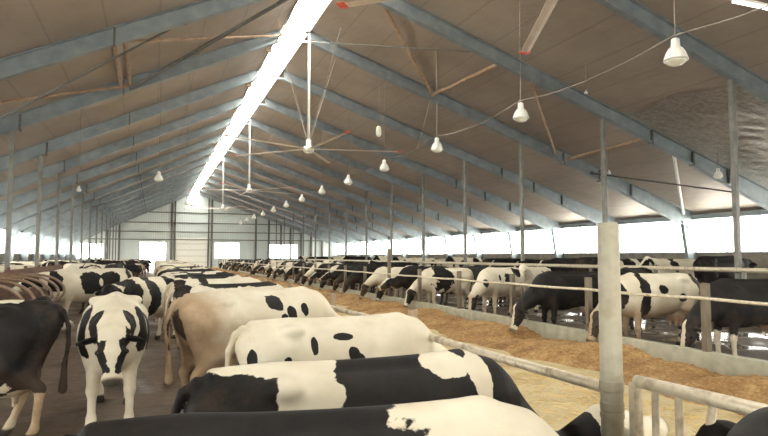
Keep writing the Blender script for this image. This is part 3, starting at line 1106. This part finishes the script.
def cow_mesh(pose, h, blobs=None, seed=0, black=0.5, blaze=True, face='black', legs='white', tan=0.4, stain=()):
    V, Q, info = cow_geo(pose, h)
    x, y, z = V.T
    f = np.full(len(V), -.6)
    if blobs is None:
        rg = random.Random(seed)
        blobs = []
        nb = int(2 + 6 * black)
        for _ in range(nb):
            bx = rg.uniform(-.95, .95); sd = rg.choice((-1, 1)); bz = rg.uniform(.85, 1.35)
            r = rg.uniform(.20, .48) * (0.6 + .8 * black)
            blobs.append((bx, sd * .25, bz, r * rg.uniform(.8, 1.6), .34, r * rg.uniform(.8, 1.5), 1))
        if black > .8:
            blobs = [(0, 0, 1.0, 2.4, 1.5, 1.3, 1), (rg.uniform(-.3, .3), .3, .5, .3, .3, .3, -1)]
            if rg.random() < .6:
                blobs.append((rg.uniform(-.6, .5), rg.choice((-1, 1)) * .3, 1.1, .16, .2, .14, -1))
    for bx, by, bz, rx, ry, rz, sg in blobs:
        d = 1 - np.sqrt(((x - bx) / rx) ** 2 + ((y - by) / ry) ** 2 + ((z - bz) / rz) ** 2)
        d = np.clip(d * 1.2, -1, 1)
        f = np.maximum(f, d) if sg > 0 else np.minimum(f, -d)
    # head frame
    p = V - info['poll']
    hf = p @ info['hd']; hs = p @ info['side']; hu = p @ info['up']
    onhead = sstep(-.16, -.06, hf) * (x > .98)
    onear = (np.abs(hs) > .115) & (hf < .13) & (x > .9)
    if face == 'black':
        fh = np.full(len(V), .5)
        if blaze:
            fh = np.minimum(fh, (np.abs(hs) - .045) * 9)
        fh = np.minimum(fh, (.36 - hf) * 6)
    elif face == 'patches':      # white head, dark sides of the face and ears
        fh = np.minimum((np.abs(hs) - .050) * 10, 1.1 - np.sqrt(((hf - .20) / .145) ** 2 + ((hu + .03) / .17) ** 2))
        fh = np.where(onear, .3, fh)
    else:
        fh = np.full(len(V), -.5)
    f = f * (1 - onhead) + fh * onhead
    if legs == 'white':
        f = np.where((z < .60) & (x < 1.0) & (x > -.97), np.minimum(f, (z - .50) * 5), f)
    elif legs == 'dark':
        f = np.where((z < .60) & (x < 1.0), np.maximum(f, .1), f)
    R = .5 + .5 * np.clip(f, -1, 1)
    low = sstep(1.15, .55, z)
    rump = sstep(-.55, -1.0, x)
    G = tan * (low * .8 + rump * .55) + .0 * x
    for bx, bz, rx, rz, s_ in stain:
        G = G + s_ * np.clip(1 - np.sqrt(((x - bx) / rx) ** 2 + ((z - bz) / rz) ** 2), 0, 1)
    ud = 1 - np.sqrt(((x + .5) / .26) ** 2 + (y / .2) ** 2 + ((z - .58) / .15) ** 2)
    B = sstep(0, .3, ud) * .75
    mz = sstep(.425, .46, hf) * (x > .9) * (np.abs(hs) < .12)
    B = np.maximum(B, mz * (0.35 if face == 'black' else .3))
    A = sstep(.095, .075, z) * (x < 1.02)
    A = np.maximum(A, mz * (.9 if face == 'patches' else .62))
    # inner ear stays pale
    col = np.stack([R, G, B, A], 1).astype(np.float32)
    me = bpy.data.meshes.new('cow')
    me.vertices.add(len(V)); me.vertices.foreach_set('co', V.astype(np.float32).ravel())
    me.loops.add(len(Q) * 4); me.loops.foreach_set('vertex_index', Q.ravel().astype(np.int32))
    me.polygons.add(len(Q)); me.polygons.foreach_set('loop_start', np.arange(0, len(Q) * 4, 4, dtype=np.int32))
    me.polygons.foreach_set('use_smooth', np.ones(len(Q), bool))
    me.update(calc_edges=True)
    me.validate()
    at = me.color_attributes.new('coat', 'FLOAT_COLOR', 'POINT')
    at.data.foreach_set('color', col.ravel())
    me.materials.append(M['coat'])
    return me


def eyes(root, pose, eartag=False):
    V, Q, info = cow_geo(pose, FINE)
    for s in (1, -1):
        c = info['H'](.175, .118 * s, .012)
        m = MB(); m.lathe([(.004, -.024), (.017, -.017), (.024, 0), (.017, .017), (.004, .024)], *c, seg=12)
        m.build('eye', 'eye', root, smooth=True)
    if eartag:
        c = info['H'](-.02, .20, -.04)
        MB().box(c[0] - .006, c[0] + .006, c[1] - .03, c[1] + .03, c[2] - .075, c[2] - .005).build('ear_tag', 'tag', root)['label'] = 'yellow ear tag'


FINE, MID, FAR = .018, .022, .034
placed = []          # (x, y, heading)


def put(me, x, y, deg, z, label, group=None, s=1.0, pose=None, fine=False, tagged=False, w=1.0):
    o = bpy.data.objects.new('dairy_cow', me)
    COL.objects.link(o)
    o.location = (x, y, z); o.rotation_euler = (0, 0, math.radians(deg)); o.scale = (s, s * w, s)
    tag(o, label, 'cow', group)
    if fine:
        eyes(o, pose, tagged)
    placed.append((x, y, math.radians(deg)))
    return o


def free(x, y, deg, lim=.86):
    a = math.radians(deg)
    mine = [(x + t * math.cos(a), y + t * math.sin(a)) for t in (-.75, -.25, .25, .8, 1.3)]
    for (u, v, b) in placed:
        if abs(u - x) > 4 or abs(v - y) > 4:
            continue
        for t in (-.75, -.25, .25, .8, 1.3):
            q = (u + t * math.cos(b), v + t * math.sin(b))
            for p in mine:
                if (p[0] - q[0]) ** 2 + (p[1] - q[1]) ** 2 < lim * lim:
                    return False
    return True


# ---- the foreground cows, each with its own coat
B1 = 1
# cow A: bottom of the picture
put(cow_mesh('reach', FINE, [(-.45, 0, 1.0, 1.6, 1.4, 1.4, 1), (.85, 0, 1.25, .62, .9, .80, -1)], face='black', blaze=False, tan=.25),
    .60, 2.13, -11, 0, 'nearest cow along the bottom edge, black back and rump with cream white shoulders', 'cows at the near feed rail', .94, 'reach', True)
put(cow_mesh('gate', FINE, [(0, 0, 1, 2.2, 1.2, 1.2, 1)], face='black', blaze=False, tan=.1),
    1.84, .98, 59, 0, 'black cow reaching its dark head through the feed barrier in the bottom right corner', 'cows at the near feed rail', .95, 'gate', True)
# cow B: black with a pale band
put(cow_mesh('low', FINE, [(0, 0, 1.0, 2.6, 1.8, 1.6, 1), (-.36, 0, 1.05, .20, 1.2, .85, -1), (-.62, 0, 1.50, .40, .34, .14, -1), (.46, -.02, 1.40, .15, .34, .075, -1), (.66, .0, 1.32, .075, .50, .17, -1)], face='none', tan=.35),
    1.08, 3.14, -3, 0, 'large black foreground cow with a pale band round its loins and white shoulder marks', 'cows at the near feed rail', .935, 'low', True)
# cow C: white, few dark specks
put(cow_mesh('reach', FINE, [(-.30, -.25, 1.19, .035, .3, .09, 1), (-.02, -.25, 1.27, .10, .3, .032, 1), (.06, -.3, 1.12, .05, .2, .07, 1), (.12, -.3, 1.07, .045, .2, .05, 1), (-.86, -.2, 1.10, .045, .3, .11, 1), (-.18, -.3, 1.03, .04, .2, .05, 1), (.95, 0, 1.0, .06, .3, .08, 1), (-.55, -.25, 1.08, .05, .2, .05, 1)], face='black', tan=.15),
    1.60, 5.35, -2, 0, 'almost all white foreground cow with a few small black specks on its side', 'cows at the near feed rail', .935, 'reach', True)
# cow D: white with tan stains
put(cow_mesh('reach', FINE, [(.10, -.25, 1.30, .10, .25, .09, 1), (.30, -.25, 1.15, .06, .2, .10, 1), (.18, -.25, 1.10, .05, .2, .06, 1), (.48, -.25, 1.2, .05, .2, .08, 1), (-.98, -.06, 1.0, .10, .10, .30, 1)], face='black', tan=.6, stain=[(-.75, 1.15, .5, .5, .55), (-.1, .9, .5, .4, .35)]),
    1.20, 7.55, 16, 0, 'big white cow stained tan on its flank and rump, standing behind the speckled white cow', 'cows at the near feed rail', 1.03, 'reach', True, w=1.14)
# cow F: walking to the camera
put(cow_mesh('walk', FINE, [(.66, .26, 1.12, .20, .14, .26, 1), (.66, -.26, 1.12, .20, .14, .28, 1), (1.02, .16, 1.22, .16, .10, .13, 1), (1.02, -.16, 1.22, .14, .10, .14, 1), (.2, .34, 1.0, .2, .2, .25, 1), (-.3, -.33, 1.0, .25, .2, .3, 1)], face='patches', tan=.12),
    -.43, 7.95, -88, 0, 'white cow with black eye patches walking head-on towards the camera', None, 1.0, 'walk', True, w=1.12)
# cow G: dark at the left edge
put(cow_mesh('dairy', FINE, [(0, 0, 1.05, 2.4, 1.6, 1.6, 1), (-.42, 0, 1.45, .20, .34, .05, -1), (-.2, 0, .56, .42, .3, .12, -1)], face='black', legs='white', tan=.35, stain=[(-.85, .3, .4, .5, .6)]),
    -1.90, 7.30, 180, 0, 'large near-black cow with pale udder cut off by the left edge', None, 1.0, 'dairy', True)
# cow behind G, looking right
put(cow_mesh('stand', FINE, [(0, 0, 1.05, 2.4, 1.6, 1.6, 1), (.35, .25, 1.35, .2, .3, .1, -1)], face='black', blaze=False, legs='none', tan=.2),
    -2.44, 8.8, -8, 0, 'dark cow mostly hidden behind the near-black cow, its head showing over the rump', None, .9, 'stand', True)
# cow H: standing sideways
put(cow_mesh('level', FINE, [(.92, -.1, 1.12, .20, .6, .30, 1), (.42, .25, 1.15, .11, .4, .35, -1), (.12, .25, 1.10, .30, .4, .27, 1), (-.35, .25, 1.12, .30, .4, .22, 1), (-.12, .34, 1.10, .06, .2, .12, -1), (-.90, .15, 1.15, .12, .22, .32, 1)], face='black', tan=.3),
    -1.60, 18.3, 206, 0, 'white cow with big black side patches standing sideways beyond the stall dividers', None, 1.08, 'level', True)
# E row at the near rail further back
put(cow_mesh('level', MID, [(.95, 0, 1.1, .30, .5, .5, 1), (.30, .1, 1.1, .20, .6, .60, 1), (-.5, .1, 1.1, .22, .6, .4, 1)], face='black', blaze=False, tan=.25),
    -.08, 14.2, 238, 0, 'cow with a black head and black banded neck facing left, behind the walking white cow', None, 1.0)
rowY = [10.4, 12.7, 15.8, 17.05]
spec = [
    ([(-.85, 0, 1.12, .16, .45, .42, 1), (-.1, 0, 1.45, .55, .30, .085, 1), (.5, 0, 1.42, .3, .3, .05, 1)], 'white rumped cow with a long black stripe along its back, behind the tan stained cow', .5),
    ([(-.80, 0, 1.12, .13, .45, .4, 1), (-.35, 0, 1.2, .10, .4, .4, 1)], 'cow with tan rump and black bars, second behind the tan stained cow', .6),
    ([(0, 0, 1.42, .75, .5, .14, 1)], 'white cow with a wide black saddle along its back in the near rail row', .3),
    ([(-.2, 0, 1.3, .3, .5, .2, 1), (.6, 0, 1.2, .3, .5, .4, 1)], 'cow with black shoulders and a white rump beyond the black saddled cow', .3),
]
for yv, (bl, lab, tn) in zip(rowY, spec):
    put(cow_mesh('reach', MID, bl, tan=tn), 1.25, yv, 8, 0, lab, 'cows at the near feed rail', 1.0)

# ---- generic coats for the crowd
gen = {}


def generic(pose, i):
    k = (pose, i)
    if k not in gen:
        rg = random.Random(i * 31 + hash(pose) % 1 + len(pose) * 7)
        bl = [.35, .9, .55, .75, .25, 1.0][i % 6]
        gen[k] = cow_mesh(pose, FAR if i >= 6 else .026, None, seed=i * 17 + len(pose), black=bl, blaze=i % 3 != 0, legs='white' if i % 2 == 0 else 'none', tan=.35 + .3 * (i % 3))
    return gen[k]


# right side: the ones that read individually (x, y, heading, pose, scale, blobs, face, legs, tan, label)
R = [
    (18.3, 12.5, 8, 'level', 1.06, [(0, 0, 1, 2.6, 1.6, 1.4, 1)], 'black', 'none', .1, 'black cow on the raised stall bed at the extreme right edge, behind the stall rail'),
    (9.8, 15.75, 205, 'feed', 1.04, [(.10, .2, 1.12, .20, .3, .15, 1), (-.10, .2, 1.00, .12, .3, .09, 1), (-.45, .2, 1.28, .14, .3, .13, 1), (.5, .2, 1.15, .06, .3, .09, 1), (1.0, .1, 1.0, .10, .2, .12, 1)], 'patches', 'white', .45,
     'white cow with black flank spots lowering its blazed face at the right feed fence'),
    (9.25, 18.3, 184, 'feed', 1.0, [(.3, 0, 1.1, .4, .6, .5, 1)], 'black', 'none', .3, 'black shouldered cow feeding just left of the spotted white cow'),
    (9.05, 11.55, 181, 'feed', 1.03, [(0, 0, 1, 2.8, 1.8, 1.6, 1), (-.1, .0, .56, .3, .3, .12, -1)], 'black', 'none', .2,
     'all black cow with its head down in the hay left of the thick cream post'),
    (9.45, 9.4, 178, 'feed', 1.04, [(.50, .2, 1.05, .13, .5, .5, 1), (.95, .1, 1.0, .10, .3, .25, 1), (.12, .25, 1.15, .10, .3, .08, 1), (-.80, .1, 1.2, .16, .4, .22, 1), (-.35, .25, .98, .10, .3, .08, 1)], 'black', 'white', .7,
     'white cow with black shoulder bar and tan stained belly right of the thick cream post'),
    (9.95, 7.75, 178, 'feed', 1.0, [(0, 0, 1.1, 2.6, 1.6, 1.0, 1)], 'black', 'white', .3, 'black cow with pale lower legs behind the fence upright near the right edge'),
    (13.0, 8.8, 200, 'level', 1.0, [(0, 0, 1, 2.6, 1.6, 1.4, 1), (.5, .25, 1.3, .1, .3, .06, -1)], 'black', 'none', .1, 'black cow behind, its head with a small white mark showing at the right edge'),
    (12.9, 13.6, 205, 'level', 1.05, [(0, 0, 1, 2.6, 1.6, 1.4, 1)], 'black', 'none', .1, 'black cow standing just behind the all black feeding cow'),
    (12.2, 17.3, 215, 'stand', 1.02, [(.1, .2, 1.2, .08, .3, .13, 1), (-.7, .2, 1.2, .12, .3, .1, 1)], 'none', 'white', .3, 'creamy white cow behind the spotted feeding cow, head raised'),
    (18.1, 15.2, 3, 'level', 1.08, [(0, 0, 1.1, 2.6, 1.6, 1.4, 1)], 'black', 'none', .1, 'large black cow beyond the stall rail at the right edge'),
    (18.0, 18.7, 184, 'level', 1.0, [(0, 0, 1.3, .25, .5, .2, 1), (.8, 0, 1.2, .3, .5, .3, 1)], 'black', 'white', .5, 'white and brown stained cow beyond the stall rail right of the thick post'),
    (18.1, 17.0, 176, 'stand', 1.0, [(.3, 0, 1.2, .2, .5, .3, 1)], 'patches', 'white', .3, 'cream faced cow beyond the stall rail, between a brown stained cow and a black one'),
]
for x, y, dg, ps, s, bl, fc, lg, tn, lab in R:
    put(cow_mesh(ps, FINE, bl, face=fc, legs=lg, tan=tn), x, y, dg, .34 if x > 16 else ZP, lab, 'cows right of the feed alley', s, ps, True, tagged=(x in (13.0, 18.1)))

# right fence row into the distance
rg = random.Random(5)
y = 19.75; k = 0
while y < 78:
    while min(abs(y - (4.3 + 2.7 * q)) for q in range(30)) < .38:
        y += .08
    i = rg.choice([1, 3, 2, 5, 1, 3, 1, 0, 4]) + (6 if y > 34 else 0)
    ps = rg.choice(['feed', 'feed', 'reach'])
    if k < 4:
        lab = ['first', 'second', 'third', 'fourth'][k] + ' cow left of the black shouldered cow in the right feed fence row'
        grp = 'cows right of the feed alley'
    else:
        lab, grp = 'distant black and white cow in the row feeding along the right fence', 'distant cows along the right feed fence'
    up = k > 1 and rg.random() < .25
    if up:
        ps = 'level'
    put(generic(ps, i), 9.12 + rg.uniform(-.04, .10) + (1.0 if up else 0), y, 180 + rg.uniform(-9, 9), ZP, lab, grp, rg.uniform(.95, 1.04))
    y += rg.uniform(1.05, 1.45) + (0.5 if rg.random() < .12 else 0)
    k += 1
# loose cows behind on the right
n = 0; tries = 0
while n < 56 and tries < 4000:
    tries += 1
    x = rg.uniform(11.8, 27.2); y = rg.uniform(9, 80) if n > 10 else rg.uniform(18, 34)
    dg = rg.choice([0, 180, 90, 270]) + rg.uniform(-25, 25)
    ex = .35 + 1.35 * abs(math.cos(math.radians(dg)))
    if (x + ex > 14.3 and x - ex < 20.6) or y < 12 + (x - 10) * .6:
        continue
    if x + ex > 28.0 or x - ex < 10.6:
        continue
    if not free(x, y, dg, 1.05):
        continue
    ps = rg.choice(['stand', 'level', 'level', 'turn', 'graze'])
    i = rg.randrange(6) + (6 if y > 30 else 0)
    put(generic(ps, i), x, y, dg, ZP, 'black and white cow loosely standing between the right feed fence and right wall', 'loose herd on the right', rg.uniform(.95, 1.05))
    n += 1
# raised stalls
y = 20.9
while y < 74:
    if min(abs(y - (13.9 + 6 * q)) for q in range(14)) > .75 and free(17.9, y, 0, .7):
        put(generic(rg.choice(['stand', 'level', 'level']), rg.randrange(6) + (6 if y > 30 else 0)), 17.9 + rg.uniform(-.2, .3), y, rg.choice([0, 180]) + rg.uniform(-6, 6), .34,
            'black and white cow standing on the raised stall bed beyond the long stall rail', 'cows in the raised stalls', rg.uniform(.95, 1.05))
    y += rg.uniform(1.5, 2.6)
# near rail row into the distance
y = 18.6
while y < 76:
    while min(abs(y - (5.8 + 3.0 * q)) for q in range(26)) < .50:
        y += .08
    i = rg.choice([0, 2, 4, 0, 2, 3, 1]) + (6 if y > 32 else 0)
    put(generic(rg.choice(['reach', 'reach', 'feed']), i), 1.2 + rg.uniform(-.1, .05), y, rg.uniform(-8, 10), 0, 'distant black and white cow in the row feeding along the near rail', 'distant cows along the near feed rail', rg.uniform(.96, 1.03))
    y += rg.uniform(1.15, 1.9)
# left alley and stalls
n = 0; tries = 0
while n < 46 and tries < 5000:
    tries += 1
    x = rg.uniform(-9.8, -.9); y = rg.uniform(18.5, 80)
    dg = rg.choice([0, 180, 90, 270, 200]) + rg.uniform(-25, 25)
    if x > -6.2 and x < -2.6 and y < 37 + 2:
        continue
    if abs(x + 5.1) < 1.8 and min(abs(y - (25.9 + 6 * q)) for q in range(12)) < 1.6:
        continue
    if x - .35 - 1.4 * abs(math.cos(math.radians(dg))) < -10.9:
        continue
    if not free(x, y, dg, 1.05):
        continue
    ps = rg.choice(['stand', 'level', 'level', 'turn', 'graze'])
    i = rg.randrange(6) + (6 if y > 30 else 0)
    if x < -6:
        put(generic(ps, i), x, y, dg, 0, 'black and white cow standing beyond the brown board partition on the left', 'cows beyond the left partition', rg.uniform(.95, 1.05))
    else:
        put(generic(ps, i), x, y, dg, 0, 'distant black and white cow standing in the left walking alley', 'distant cows in the walking alley', rg.uniform(.95, 1.05))
    n += 1
